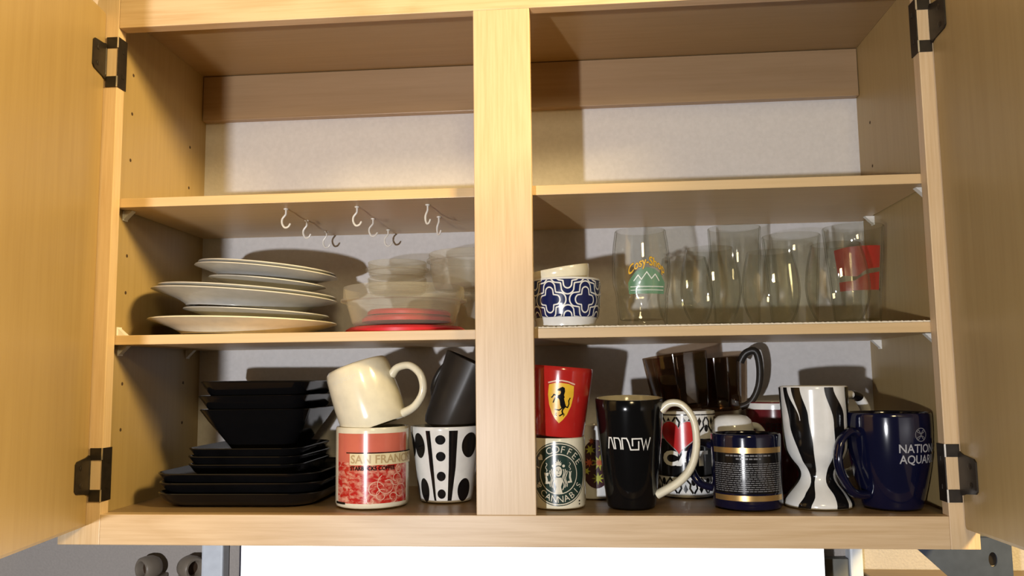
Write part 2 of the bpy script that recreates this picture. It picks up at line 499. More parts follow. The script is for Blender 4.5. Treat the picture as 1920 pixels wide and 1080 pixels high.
def clip(x, y, z, par, inv=False):
    s = 1 if x < .5 else -1; h = -.014 if not inv else .012
    bm = bmesh.new()
    P = [(0, 0, 0), (s * .014, 0, 0), (0, 0, h)]
    a = [bm.verts.new((x + p[0], y - .005, z + p[2])) for p in P]; b_ = [bm.verts.new((x + p[0], y + .005, z + p[2])) for p in P]
    bm.faces.new(a); bm.faces.new(b_)
    for i in range(3): bm.faces.new((a[i], a[(i + 1) % 3], b_[(i + 1) % 3], b_[i]))
    box_bm(bm, min(x, x + s * .002), max(x, x + s * .002), y - .006, y + .006, min(z, z + h), max(z, z + h), .0006)
    finish('shelf_clip', bm, M['white_plastic'], par, smooth=False)
clip(XR, .045, S1 - .0135, sp2); clip(XR, .245, S1 - .0135, sp2)
clip(XR, .045, S2 - .0135, sp2); clip(XR, .245, S2 - .0135, sp2)
clip(XL, .045, S2 - .0135, sp); clip(XL, .245, S2 - .0135, sp); clip(XL, .045, S1 - .0135, sp)
clip(XL, .040, S2 + .0005, sp, True)

# doors ------------------------------------------------------------
def door(hx, ang, side, label):
    """local frame: +x runs from hinge edge to free edge, +y is the face's thickness"""
    root = bpy.data.objects.new('door', None); link(root, cab)
    root.location = (hx, -.001, 0); root.rotation_euler = (0, 0, ang)
    root['label'] = label
    y0, y1 = (-.019, 0) if side < 0 else (0, .019)
    bm = bmesh.new(); box_bm(bm, 0, .536, y0, y1, -.0155, .6905, .0045)
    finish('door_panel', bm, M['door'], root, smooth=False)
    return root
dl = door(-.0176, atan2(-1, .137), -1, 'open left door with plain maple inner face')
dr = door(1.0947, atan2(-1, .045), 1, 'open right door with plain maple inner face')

def hinge(z0, z1, side, dz, frameparent, dpar):
    """part-wrap hinge: plate inside the stile, two arms over the stile front, leaf on the door. mirrored by side"""
    xe = X0 if side < 0 else X1; s = -1 if side < 0 else 1
    bm = bmesh.new()
    def bx(a, b_, y0, y1, za, zb, bev=.0004): box_bm(bm, min(a, b_), max(a, b_), y0, y1, za, zb, bev)
    bx(xe, xe - s * .0014, -.001, .021, z0, z1)                         # plate on the inner edge
    bx(xe - s * .001, xe + s * .0165, -.0016, -.0001, z1 - .0155, z1)    # upper arm
    bx(xe - s * .001, xe + s * .0165, -.0016, -.0001, z0, z0 + .0155)    # lower arm
    tube_bm(bm, [(xe + s * .0165, -.0030, (z0 + z1) / 2 - .019), (xe + s * .0165, -.0030, (z0 + z1) / 2 + .019)], .0022, 12, 1, True, 1)
    # screws in plate
    for zz in (z0 + .018, z1 - .018):
        bx(xe - s * .0014, xe - s * .0022, .009, .015, zz - .003, zz + .003)
    # door leaf
    ang = dpar.rotation_euler[2]; dx, dy = cos(ang), sin(ang); nx, ny = (-dy, dx) if side < 0 else (dy, -dx)
    ox, oy = dpar.location[0], dpar.location[1]
    zc = (z0 + z1) / 2
    prof = [(0.0, zc - .019), (.004, zc - .026), (.012, zc - .0235), (.037, zc - .0205), (.041, zc - .017), (.041, zc + .017), (.037, zc + .0205),
            (.012, zc + .0235), (.004, zc + .026), (0, zc + .019)]
    lo = [bm.verts.new((ox + dx * a + nx * .0002, oy + dy * a + ny * .0002, z)) for a, z in prof]
    hi = [bm.verts.new((ox + dx * a + nx * .0022, oy + dy * a + ny * .0022, z)) for a, z in prof]
    bm.faces.new(lo); bm.faces.new(hi)
    for i in range(len(prof)): k = (i + 1) % len(prof); bm.faces.new((lo[i], lo[k], hi[k], hi[i]))
    for zz in (zc - .011, zc + .011):
        c = Vector((ox + dx * .027 + nx * .0024, oy + dy * .027 + ny * .0024, zz))
        t = bmesh.new(); lathe_bm(t, [(0, .001), (.003, .0006), (.0038, 0), (0, -.0005)], 14)
        rot = Vector((nx, ny, 0)).to_track_quat('Z', 'Y').to_matrix()
        bmesh.ops.rotate(t, verts=t.verts, cent=(0, 0, 0), matrix=rot); bmesh.ops.translate(t, verts=t.verts, vec=c)
        me = bpy.data.meshes.new('t'); t.to_mesh(me); t.free(); bm.from_mesh(me); bpy.data.meshes.remove(me)
    h = finish('hinge', bm, M['bronze'], None, smooth=False)
    h.parent = cab
    h['label'] = 'dark bronze wrap hinge'
    for za, zb in ((z1 - .0155, z1), (z0, z0 + .0155)):  # thin pale metal strip at the corner of each arm
        bm = bmesh.new(); box_bm(bm, min(xe - s * .0014, xe - s * .0006 + s * .0012), max(xe - s * .0014, xe - s * .0006 + s * .0012), -.00185, -.0012, za, zb, 0)
        finish('bright_edge', bm, M['bright'], h, smooth=False)
hinge(.583, .655, -1, 0, None, dl); hinge(.0165, .0865, -1, 0, None, dl)
hinge(.583, .655, 1, 0, None, dr); hinge(.0165, .0865, 1, 0, None, dr)

# shelves ------------------------------------------------------------
s = box('shelf', XL + .002, XR - .002, FT + .001, D - .001, S1 - .013, S1, M['shelf'], bev=.0008)
tag(s, 'upper maple shelf, empty on top, with white cup hooks beneath', 'shelf')
s = box('shelf', XL + .002, XR - .002, FT + .001, D - .001, S2 - .013, S2, M['shelf'], bev=.0008)
tag(s, 'middle maple shelf carrying the white plates and the glasses', 'shelf')
bm = bmesh.new(); n = 260; L0, L1 = C1 - .04, XR - .004
for side_ in range(1):
    vs = []
    for i in range(n + 1):
        x = L0 + (L1 - L0) * i / n; wv = .0003 * sin(i * 1.9) + .00025 * sin(i * 2.9)
        vs.append([bm.verts.new((x, FT + .002 + wv * .6, S2 + .0002)), bm.verts.new((x, FT + .002 + wv * .6, S2 + .0022 + wv)),
                   bm.verts.new((x, D - .004, S2 + .0026)), bm.verts.new((x, D - .004, S2 + .0002))])
    for i in range(n):
        for k in range(4):
            bm.faces.new((vs[i][k], vs[i + 1][k], vs[i + 1][(k + 1) % 4], vs[i][(k + 1) % 4]))
    bm.faces.new(vs[0]); bm.faces.new(vs[-1])
lin = finish('shelf_liner', bm, M['liner'], None, smooth=False)
tag(lin, 'thin pale knobbly liner under the glasses on the middle shelf', 'liner')
SL = S2 + .0032

# cup hooks ------------------------------------------------------------
def hook_bm():
    bm = bmesh.new()
    pts = [(0, 0, 0), (0, 0, -.006), (-.0008, 0, -.009), (-.0052, 0, -.0145), (-.0055, 0, -.021), (-.0018, 0, -.0268), (.0035, 0, -.0262), (.0068, 0, -.0215)]
    tube_bm(bm, pts, [.0013, .0013, .0014, .0015, .0015, .0015, .0014, .0012], 8, 1, True, 4)
    lathe_bm(bm, [(0, 0), (.0034, 0), (.0032, -.0012), (.0014, -.0022), (0, -.0022)], 14)
    return bm
hk = None
rows = ['front', 'middle', 'rear']
cols = [(.2235, 'left'), (.3265, 'middle'), (.4275, 'right')]
for ri, y in enumerate((.060, .150, .248)):
    for ci, (x, cn) in enumerate(cols):
        if ri >= 2 and ci == 2: continue
        if hk is None: hk = finish('cup_hook', hook_bm(), M['white_plastic']); o = hk
        else: o = hk.copy(); COL.objects.link(o)
        o.location = (x + (.006 if ri == 3 else 0), y, S1 - .0131); o.rotation_euler = (0, 0, radians(random.uniform(-12, 12) + (-50 if ci == 2 else 0)))
        tag(o, 'small white cup hook under the upper shelf, %s row, %s column of hooks' % (rows[ri], cn), 'hook', 'white cup hooks under the upper shelf')

# =================================================================== under the cabinet
scr = empty('display_screen', (.5446, .20, -.42))
tag(scr, 'large blank glowing white screen with a thin dark bezel below the cabinet', 'screen')
def lbox(name, x0, x1, y0, y1, z0, z1, mat, par, bev=.001): return box(name, x0, x1, y0, y1, z0, z1, mat, par, bev)
lbox('housing', -.439, .439, .004, .03, -.24, .4, M['bezel'], scr)
lbox('lit_panel', -.434, .437, -.001, .0045, -.235, .398, M['screen'], scr)
t1 = box('trim_1', .007, .044, .285, .312, -1.2, -.0405, M['post'], bev=.004); tag(t1, kind='structure')
t2 = box('trim_2', 1.043, 1.063, .285, .312, -1.2, -.0405, M['post'], bev=.004); tag(t2, kind='structure')
g = empty('backing_board', (1.026, .29, -.25)); tag(g, 'narrow grey board standing between the white screen and the thin white trim', 'board')
lbox('board', -.02, .016, 0, .02, -.3, .138, M['grey_board'], g)
g = empty('ledge_board', (1.25, .28, -.15)); tag(g, 'brown wooden ledge on the wall at bottom right, below the metal bracket', 'ledge')
lbox('board', -.185, .3, -.03, .03, -.02, .0185, M['brown_board'], g)
# steel bracket
g = empty('shelf_bracket', (1.195, .10, -.06)); tag(g, 'blue-grey triangular steel bracket with one round hole under the right door', 'bracket')
bm = bmesh.new()
P = [(-.12, .002), (-.105, .018), (0, .018), (0, -.11)]
H = [(-.0245 + .0055 * cos(2 * pi * i / 20), -.0115 + .0095 * sin(2 * pi * i / 20)) for i in range(20)]
def plate_with_hole(bm, P, H, y0, y1):
    for y in (y0, y1):
        a = [bm.verts.new((x, y, z)) for x, z in P]; h = [bm.verts.new((x, y, z)) for x, z in H]
        ea = [bm.edges.new((a[i], a[(i + 1) % len(a)])) for i in range(len(a))]
        eh = [bm.edges.new((h[i], h[(i + 1) % len(h)])) for i in range(len(h))]
        bmesh.ops.triangle_fill(bm, use_beauty=True, edges=ea + eh)
        if y == y0: A, HH = a, h
        else:
            for u, v in ((A, a), (HH, h)):
                for i in range(len(u)): k = (i + 1) % len(u); bm.faces.new((u[i], u[k], v[k], v[i]))
plate_with_hole(bm, P, H, 0, .003)
finish('plate', bm, M['steel'], g, smooth=False)
lbox('flange', -.105, 0, 0, .028, .0155, .018, M['steel'], g)
bm = bmesh.new(); tube_bm(bm, [(-.0245, .004, -.0115), (-.0245, .012, -.0115)], .0088, 18, 1, True, 1)
finish('bolt', bm, M['bronze'], g)
# two taupe wall hooks with round open ends
def ring_hook(x, z, sgn, label):
    g = empty('wall_hook', (x, .285, z)); tag(g, label, 'hook', 'taupe hooks on the wall below the cabinet')
    def turned(name, prof, mat):
        bm = bmesh.new(); lathe_bm(bm, prof, 32)
        bmesh.ops.rotate(bm, verts=bm.verts, cent=(0, 0, 0), matrix=Matrix.Rotation(sgn * pi / 2, 3, 'Y'))
        bmesh.ops.rotate(bm, verts=bm.verts, cent=(0, 0, 0), matrix=Matrix.Rotation(-sgn * radians(32 if sgn > 0 else 62), 3, 'Z'))
        return finish(name, bm, mat, g)
    turned('body', [(0, -.022), (.009, -.021), (.016, -.016), (.0195, -.008), (.0200, .004), (.0190, .011), (.0165, .0135), (.0135, .0135), (.0118, .011), (.0112, .002), (0, .001)], M['taupe'])
    turned('dark_opening', [(0, .0022), (.0108, .0022), (.0108, .0012), (0, .0012)], M['hole'])
    bm = bmesh.new(); box_bm(bm, -.010 - sgn * .012, .010 - sgn * .012, -.006, .026, -.052, -.012, .003)
    finish('base', bm, M['taupe'], g, smooth=False)
ring_hook(-.0830, -.1330, -1, 'taupe hook on the wall, its round opening facing left')
ring_hook(-.0100, -.1320, 1, 'taupe hook on the wall, its round opening facing right, beside the white trim')
# white cup whose rim just shows at the bottom edge
cup = vessel('drinking_glass', (.585, .10, -.195), [(.026, 0), (.028, .02), (.031, .1)], .002, M['glass'], 'clear glass whose rim just shows against the white screen at the bottom edge', 'glass', bname='bowl')

# =================================================================== lower shelf, left
# black square dinnerware
def sq_ring(bm, half, rc, z, seg=8, ox=0, oy=0):
    pts = []
    for q, (sx, sy) in enumerate(((1, 1), (-1, 1), (-1, -1), (1, -1))):
        for i in range(seg + 1):
            a = pi / 2 * q + pi / 2 * i / seg
            pts.append((ox + sx * (half - rc) + rc * cos(a), oy + sy * (half - rc) + rc * sin(a)))
    # mid points along edges with slight bow
    return [bm.verts.new((x, y, z)) for x, y in pts]
def sq_dish_mesh(name, levels, inner, mat):
    bm = bmesh.new(); rings = []
    for half, rc, z in levels + inner: rings.append(sq_ring(bm, half, rc, z))
    ring_faces(bm, rings); bm.faces.new(rings[0]); bm.faces.new(rings[-1])
    return finish(name, bm, mat)
pl = sq_dish_mesh('square_dinner_plate', [(.090, .034, 0), (.099, .034, .0003), (.106, .035, .003), (.1120, .036, .0085), (.1165, .037, .0160), (.1178, .038, .0172), (.1184, .038, .0182)],
                  [(.1180, .038, .0192), (.1165, .037, .0194), (.1105, .036, .0125), (.103, .034, .0070), (.09, .03, .0055)], M['black_matt'])
P0 = (.1555, .1695)
nm = ['lowest', 'middle', 'topmost']
for i, z in enumerate((.0, .0143, .0268)):
    o = pl if i == 0 else pl.copy()
    if i: COL.objects.link(o)
    o.location = (P0[0] + (0, .001, -.001)[i], P0[1] + (0, .0005, .001)[i], z + .0001); o.rotation_euler = (0, 0, radians((0, .6, -.8)[i]))
    tag(o, 'large black square dinner plate, %s of the stack of three' % nm[i], 'plate', 'large black square plates')
ps = sq_dish_mesh('square_side_plate', [(.060, .024, 0), (.068, .024, .0003), (.074, .025, .003), (.0800, .027, .0100), (.0845, .028, .0175), (.0855, .028, .0187), (.0860, .028, .0197)],
                  [(.0856, .028, .0206), (.0840, .028, .0207), (.0780, .026, .0140), (.071, .024, .0075), (.06, .022, .0055)], M['black_matt'])
for i, z in enumerate((.0333, .0447, .0561)):
    o = ps if i == 0 else ps.copy()
    if i: COL.objects.link(o)
    o.location = (.1475, .183, z); o.rotation_euler = (0, 0, radians((0, -1.2, .8)[i]))
    tag(o, 'small black square side plate, %s of three on the dinner plates' % nm[i], 'plate', 'small black square side plates')
bw = sq_dish_mesh('square_bowl', [(.038, .018, 0), (.042, .018, 0), (.044, .018, .004), (.059, .021, .028), (.074, .021, .052), (.0820, .020, .067), (.0830, .020, .0685)],
                  [(.0820, .020, .0695), (.0790, .020, .0675), (.070, .020, .052), (.055, .020, .029), (.040, .018, .008), (.032, .016, .006)], M['black_glaze'])
for i, z in enumerate((.0625, .0825, .1030)):
    o = bw if i == 0 else bw.copy()
    if i: COL.objects.link(o)
    o.location = (.1575 + (.001, -.001, 0)[i], .187, z); o.rotation_euler = (0, radians((0, 0, .4)[i]), radians((.5, -.5, 1)[i]))
    tag(o, 'black square bowl, %s of three nested on the side plates' % nm[i], 'bowl', 'nested black square bowls')

def A(fx, cx, cy, px=0):  # direction from an object to the camera, in degrees
    return math.degrees(atan2(-1.077 - cy, .6422 - cx)) + fx

# red souvenir mug -----------------------------------------------------
outer = [(.046, 0), (.0492, .0022), (.0503, .006), (.0505, .05), (.0505, .104), (.0503, .1068)]
sf = vessel('souvenir_mug', (.3435, .089, 0), outer, .0042, M['cream_glaze'], 'straight cream mug wrapped in a red city print, standing under the tilted cream mug')
R = rad_of(outer); a = A(0, .3435, .089)
wrap('print', rect(-.057, .0555, .008, .1005), R, a, M['city'], sf, .0003, .0505)
wrap('sky_print', rect(-.057, .0555, .062, .1005), R, a, M['salmon'], sf, .0005, .0505)
wrap('label_band', rect(-.032, .079, .0588, .074), R, a, M['label_cream'], sf, .0009, .0505)
wrap('label_rule', rect(-.038, .079, .0742, .0756), R, a, M['black_ink'], sf, .0009, .0505)
wrap('lettering', text_polys('SAN FRANCISCO', .0155, .015, -.030, .0610, False, .98), R, a, M['label_tan'], sf, .0013, .0505)
wrap('lettering', text_polys('STARBUCKS COFFEE', .0075, .03, -.031, .0518, False, .9), R, a, M['black_ink'], sf, .0011, .0505)
wrap('stamp', rect(-.062, -.040, .0062, .0092), R, a, M['black_ink'], sf, .0009, .0505)
sw = []
for cx, cz, r0, tn, ph in ((.004, .026, .012, 300, 20), (.020, .032, .015, 290, 120), (.034, .040, .010, 330, 200), (.012, .018, .009, 260, 60), (.041, .022, .011, 300, 10),
                           (.028, .016, .008, 300, 250), (.038, .052, .006, 320, 90), (-.002, .012, .006, 200, 150)):
    P = []
    for k in range(26):
        t = k / 25; r_ = r0 * (1 - .62 * t); aa = radians(ph + tn * 1.25 * t)
        P.append((cx + r_ * cos(aa), cz + r_ * sin(aa)))
    sw += stroke(P, .0010)
wrap('cable_swirls', sw, R, a, M['pink_swirl'], sf, .0008, .0505)
handle(sf, [(.0500, .084), (.066, .088), (.078, .074), (.080, .054), (.073, .034), (.0500, .024)], M['cream_glaze'], 75, .0052)

# cream mug, upside down and tilted on the souvenir mug -----------------
outer = [(.036, 0), (.0405, .0010), (.0438, .0045), (.0455, .012), (.0468, .032), (.0475, .055), (.0470, .075), (.0460, .0905)]
cm = empty('tilted_mug', (.3490, .089, .1060), (0, 0, 0))
tag(cm, 'plain cream mug lying tilted upside down on top of the red print mug', 'mug')
prof, k = shell_profile(outer, .004, .006)
def flip_up(bm, H, tilt):
    bmesh.ops.rotate(bm, verts=bm.verts, cent=(0, 0, 0), matrix=Matrix.Rotation(pi, 3, 'X'))
    bmesh.ops.translate(bm, verts=bm.verts, vec=(0, 0, H))
    bmesh.ops.rotate(bm, verts=bm.verts, cent=(0, 0, 0), matrix=Matrix.Rotation(radians(tilt), 3, 'Y'))
bm = bmesh.new(); lathe_bm(bm, prof, 80); flip_up(bm, .0935, -19); finish('body', bm, M['cream_glaze'], cm)
bm = bmesh.new(); tube_bm(bm, [(.0455, 0, .0610), (.058, 0, .0680), (.077, 0, .0640), (.088, 0, .046), (.084, 0, .024), (.066, 0, .009), (.0450, 0, .0055)], [.0062, .0055, .0052, .0052, .0052, .0055, .0062], 16, 1.25, True, 6)
bmesh.ops.rotate(bm, verts=bm.verts, cent=(0, 0, 0), matrix=Matrix.Rotation(radians(-19), 3, 'Y'))
bmesh.ops.rotate(bm, verts=bm.verts, cent=(0, 0, 0), matrix=Matrix.Rotation(radians(-14), 3, 'Z')); finish('handle', bm, M['cream_glaze'], cm)
Rm = rad_of(outer)
dots = []
for i in range(17):
    for j in range(2): dots += disc(-.031 + i * .0030, .0765 - j * .003 + .0006 * sin(i * 2.3), .0005, .0007, 8)
o = wrap('embossed_dots', dots, lambda z: Rm(.0935 - z), -88, M['white_glaze'], cm, .0004, .043)
o.rotation_euler = (0, radians(-19), 0)

# dotted mug -------------------------------------------------------------
outer = [(.033, 0), (.0362, .0015), (.0385, .010), (.0425, .040), (.0468, .072), (.0512, .1015), (.0513, .1045)]
DM = (.4405, .132)
dm = vessel('dotted_mug', (DM[0], DM[1], 0), outer, .004, M['white_glaze'], 'white mug with black dots and stripes, next to the middle stile', inner_mat=M['white_glaze'])
R = rad_of(outer); a = A(0, *DM)
for z_ in (.0885, .0655, .038, .0135): wrap('dot', disc(-.0075, z_, .0066, .0066), R, a, M['black_ink'], dm, .0004, .045)
wrap('stripe', [[(-.0205, .101), (-.0265, .101), (-.0245, .05), (-.0205, .004), (-.0170, .004), (-.0185, .05)]], R, a, M['black_ink'], dm, .0004, .045)
wrap('stripe', [[(.0035, .101), (.0145, .101), (.0135, .05), (.0085, .004), (.0020, .004), (.0035, .05)]], R, a, M['black_ink'], dm, .0004, .045)
blobs = [(-.040, .080, .010, .0175), (.034, .080, .013, .0175), (-.038, .018, .0095, .0165), (.030, .018, .012, .016)]
for k in range(1, 4): blobs += [(.034 + .062 * k, .080, .013, .0175), (.030 + .062 * k, .018, .012, .016)]
for cx, cz, rx, rz in blobs: wrap('large_dot', disc(cx, cz, rx, rz, 32), R, a, M['black_ink'], dm, .0004, .045)

# smoked mug leaning in the dotted mug -----------------------------------
def facet(n, amt):
    def f(a_, z):
        m_ = 2 * pi / n; t = (a_ % m_) - m_ / 2
        return (1 - amt) + amt * cos(m_ / 2) / cos(t) / 1.0 if False else 1 - amt + amt * (cos(m_ / 2) / cos(t))
    return f
so = [(.030, 0), (.0345, .002), (.0375, .010), (.0410, .045), (.0450, .085), (.0480, .108)]
g = empty('smoked_mug', (.4375, .143, .097)); tag(g, 'dark smoked-glass mug leaning upside down in the dotted mug', 'mug', 'smoked glass mugs')
prof, k = shell_profile([(r * .98, z) for r, z in so], .003, .006)
bm = bmesh.new(); lathe_bm(bm, prof, 96, shape=facet(10, .25))
bmesh.ops.rotate(bm, verts=bm.verts, cent=(0, 0, 0), matrix=Matrix.Rotation(pi / 8, 3, 'Z'))
bmesh.ops.rotate(bm, verts=bm.verts, cent=(0, 0, 0), matrix=Matrix.Rotation(radians(25), 3, 'Y')); finish('body', bm, M['smoke_dark'], g, angle=25)
bm = bmesh.new(); tube_bm(bm, [(-.032, .028, .088), (-.042, .040, .090), (-.050, .046, .070), (-.048, .044, .045), (-.030, .024, .025)], .005, 12, 1.2, True, 5)
bmesh.ops.rotate(bm, verts=bm.verts, cent=(0, 0, 0), matrix=Matrix.Rotation(radians(25), 3, 'Y')); finish('handle', bm, M['smoke_dark'], g)

# =================================================================== lower shelf, right
# white cup with round emblem, red cup on it
outer = [(.0335, 0), (.0355, .0012), (.0365, .004), (.0368, .05), (.0368, .089), (.0366, .0915)]
CA = (.6035, .078)
ca = vessel('emblem_cup', (CA[0], CA[1], 0), outer, .0035, M['cream_glaze'], 'cream cup with round dark green emblem beside the middle stile, under the red cup', 'cup')
R = rad_of(outer); a = A(0, *CA); cz = .0465
wrap('emblem', disc(0, cz, .0415, n=56), R, a, M['green_ink'], ca, .0004, .0368)
ink = stroke(circle_pts(0, cz, .0395), .0014, True) + stroke(circle_pts(0, cz, .0255), .0012, True)
ink += arc_text('COFFEE', .0322, 112, 28, .0130, .0, cz=cz) + arc_text('CANNABIS', .0325, 230, 332, .0120, .0, True, cz=cz)
ink += xf(heart(0, 0, .0085, .0085), radians(50), .0322 * cos(radians(140)), cz + .0322 * sin(radians(140)))
ink += xf(text_polys('I', .012, .01), radians(75), .0322 * cos(radians(165)), cz + .0322 * sin(radians(165)))
ink += xf(text_polys('&', .012, .01), radians(118), .0322 * cos(radians(208)), cz + .0322 * sin(radians(208)))
wrap('emblem_lettering', ink, R, a, M['pale_ink'], ca, .0008, .0368)
fig = disc(0, cz + .0035, .0046, .0068)                                   # face
fig += [[(-.0035, cz - .0045), (.0035, cz - .0045), (.0052, cz - .010), (.0030, cz - .0165), (.0048, cz - .0245), (-.0048, cz - .0245), (-.0030, cz - .0165), (-.0052, cz - .010)]]
for s in (-1, 1):
    for j in range(3):
        P = [(s * (.0060 + j * .0021 + .0012 * sin(k * 1.15 + .4 * j)), cz + .0065 - k * .0030 + (0 if j < 2 else -.002)) for k in range(10 - j)]
        fig += stroke(P, .0011)
for k in range(7):                                                          # leaf crown
    aa = radians(90 + (k - 3) * 27); l = .0078 - abs(k - 3) * .0010; bx_, bz_ = 0, cz + .0115
    t = (bx_ + l * cos(aa), bz_ + l * sin(aa)); n_ = (-sin(aa) * .0010, cos(aa) * .0010); mpt = (bx_ + l * .5 * cos(aa), bz_ + l * .5 * sin(aa))
    fig += [[(bx_, bz_), (mpt[0] - n_[0], mpt[1] - n_[1]), t, (mpt[0] + n_[0], mpt[1] + n_[1])]]
fig += disc(-.0068, cz + .0105, .0018) + disc(.0068, cz + .0105, .0018)
fig += [[(-.0195, cz + .0015), (-.0125, cz + .0015), (-.0135, cz - .0025), (-.0185, cz - .0025)]]       # cup
fig += stroke([(-.017, cz - .003), (-.0155, cz - .008), (-.0165, cz - .0115), (-.0115, cz - .011)], .0030)
fig += stroke([(.0155, cz + .001), (.0150, cz - .004), (.0165, cz - .010), (.0120, cz - .0105)], .0026) + stroke([(.0150, cz + .001), (.0138, cz + .0035)], .0013) + stroke([(.0160, cz + .001), (.0170, cz + .0035)], .0013)
fig += stroke([(-.016 + .0012 * sin(k * 1.4), cz + .003 + k * .0016) for k in range(8)], .0009) + stroke([(.015 + .0012 * sin(k * 1.4), cz + .005 + k * .0014) for k in range(8)], .0007)
wrap('emblem_figure', fig, R, a, M['pale_ink'], ca, .0010, .0368)
face = disc(-.0018, cz + .0045, .0008, .0006, 10) + disc(.0018, cz + .0045, .0008, .0006, 10) + disc(0, cz - .0003, .0013, .0005, 10) + stroke([(0, cz + .0045), (.0003, cz + .0018)], .0004)
face += stroke([(-.0028, cz + .0062), (-.0010, cz + .0066)], .0005) + stroke([(.0028, cz + .0062), (.0010, cz + .0066)], .0005)
wrap('emblem_face', face, R, a, M['green_ink'], ca, .0014, .0368)
wrap('maker_mark', disc(.0300, .0065, .0013, .0010, 12) + disc(.0300, .0105, .0013, .0010, 12), R, a, M['black_ink'], ca, .0006, .0368)

outer = [(.0320, 0), (.0340, .001), (.0352, .004), (.0372, .030), (.0398, .062), (.0418, .088), (.0416, .0925)]
rc = vessel('red_cup', (CA[0], CA[1], .0938), outer, .0035, M['red_glaze'], 'red cup with yellow horse shield stacked on the cream emblem cup', 'cup', rot=(radians(0), radians(5.0), 0))
R = rad_of(outer); z0 = .0455
sh = [(-.0165, .0235), (-.009, .0260), (0, .0268), (.009, .0260), (.0165, .0235), (.0172, .010), (.0150, -.003), (.0105, -.0145), (.0050, -.0220), (0, -.0265),
      (-.0050, -.0220), (-.0105, -.0145), (-.0150, -.003), (-.0172, .010)]
wrap('shield', [[(x, z + z0) for x, z in sh]], R, a, M['yellow_ink'], rc, .0005, .0392)
wrap('shield_bar', stroke([(-.0175, .0258 + z0), (-.008, .0288 + z0), (0, .0298 + z0), (.008, .0288 + z0), (.0175, .0258 + z0)], .0018), R, a, M['pink_swirl'], rc, .0007, .0392)
horse = []
horse += [[(.0015, .0230), (.0042, .0215), (.0050, .0170), (.0040, .0120), (.0052, .0090), (.0030, .0065), (-.0045, .0080), (-.0050, .0105), (-.0010, .0125), (.0000, .0150), (-.0006, .0175), (-.0042, .0172), (-.0046, .0190), (-.0015, .0212)]]  # head, neck, chest
horse += [[(-.0045, .0105), (.0040, .0090), (.0060, .0020), (.0075, -.0020), (.0058, -.0058), (.0020, -.0055), (.0000, -.0010), (-.0010, .0050)]]   # trunk and rump
horse += stroke([(-.0040, .0098), (-.0085, .0120), (-.0105, .0085), (-.0120, .0078)], .0016) + stroke([(-.0040, .0080), (-.0070, .0075), (-.0085, .0030), (-.0090, .0012)], .0015)  # fore legs
horse += stroke([(.0045, -.0050), (.0030, -.0095), (.0045, -.0125), (.0010, -.0150), (-.0002, -.0158)], .0019) + stroke([(.0025, -.0052), (-.0005, -.0080), (-.0050, -.0078), (-.0065, -.0072)], .0015)  # hind legs
horse += stroke([(.0068, -.0030), (.0098, -.0038), (.0112, .0005), (.0105, .0050), (.0122, .0092)], .0015)      # tail
wrap('horse', [[(x * 1.05, z + z0 - .0012) for x, z in p] for p in horse], R, a, M['black_ink'], rc, .0009, .0392)
wrap('shield_letters', text_polys('S', .0058, .02, -.0048, z0 - .0155) + text_polys('F', .0058, .02, .0062, z0 - .0155), R, a, M['black_ink'], rc, .0009, .0392)

# floral mug behind -------------------------------------------------------
outer = [(.033, 0), (.0365, .0015), (.0385, .006), (.039, .05), (.039, .098), (.0388, .102)]
FM = (.6560, .1700)
fm = vessel('floral_mug', (FM[0], FM[1], 0), outer, .004, M['white_glaze'], 'white mug with dark oval of yellow and red flowers, behind the tall black mug')
R = rad_of(outer); a = A(0, *FM)
wrap('oval_ground', disc(0, .050, .022, .034, 40), R, a, M['dots_ink'], fm, .0004, .039)
def flower(cx, cz, r_, n_, rot=0): 
    P = []
    for i in range(n_ * 2):
        aa = rot + pi * i / n_; q = r_ if i % 2 == 0 else r_ * .42
        P.append((cx + q * cos(aa), cz + q * sin(aa)))
    return [P]
wrap('yellow_flowers', flower(.004, .052, .012, 9) + flower(-.008, .070, .008, 7, .3) + flower(.010, .072, .008, 7) + flower(.002, .030, .009, 8) + flower(-.014, .040, .006, 6), R, a, M['lime_ink'], fm, .0006, .039)
wrap('red_flowers', flower(.004, .052, .007, 8) + flower(-.010, .052, .007, 7, .3) + flower(.014, .040, .006, 7) + flower(-.006, .082, .005, 7), R, a, M['orange_ink'], fm, .0008, .039)
handle(fm, [(.038, .075), (.055, .080), (.066, .066), (.064, .040), (.050, .022), (.038, .018)], M['white_glaze'], -58, .0045)

# tall black mug ------------------------------------------------------------
outer = [(.028, 0), (.0315, .0015), (.0330, .006), (.0365, .035), (.0400, .070), (.0432, .105), (.0448, .130), (.0455, .1430)]
AR = (.7005, .074)
ar = vessel('tall_black_mug', (AR[0], AR[1], .0005), outer, .0038, M['black_glaze'], 'tall black tapered mug with white lettering and a cream handle', inner_mat=M['cream_glaze'], rot=(radians(3.5), 0, 0))
R = rad_of(outer); a = A(-2.5, *AR); z0 = .0885; h = .0080; W_ = .0017
lg = []
def L_(pts): return stroke([(x * .001 - .0285, z0 + y * .001) for x, y in pts], W_)
lg += L_([(0, -7.5), (2.2, 7.2), (5.4, 7.2), (9.0, -7.5)])
lg += L_([(11.0, -7.5), (9.6, 7.2), (15.6, 7.2), (17.6, 3.5), (18.6, -7.5)])
lg += L_([(21.0, -7.5), (20.2, 7.2), (26.0, 7.2), (28.2, 2.5), (31.0, -7.6), (41.4, -7.6), (41.4, 3.4)])
lg += L_([(33.6, -3.0), (33.2, 6.6), (45.2, 6.6), (48.2, -7.5), (51.2, 4.6), (54.0, -7.5), (57.6, 7.6)])
wrap('lettering', lg, R, a, M['white_ink'], ar, .0005, .0415)
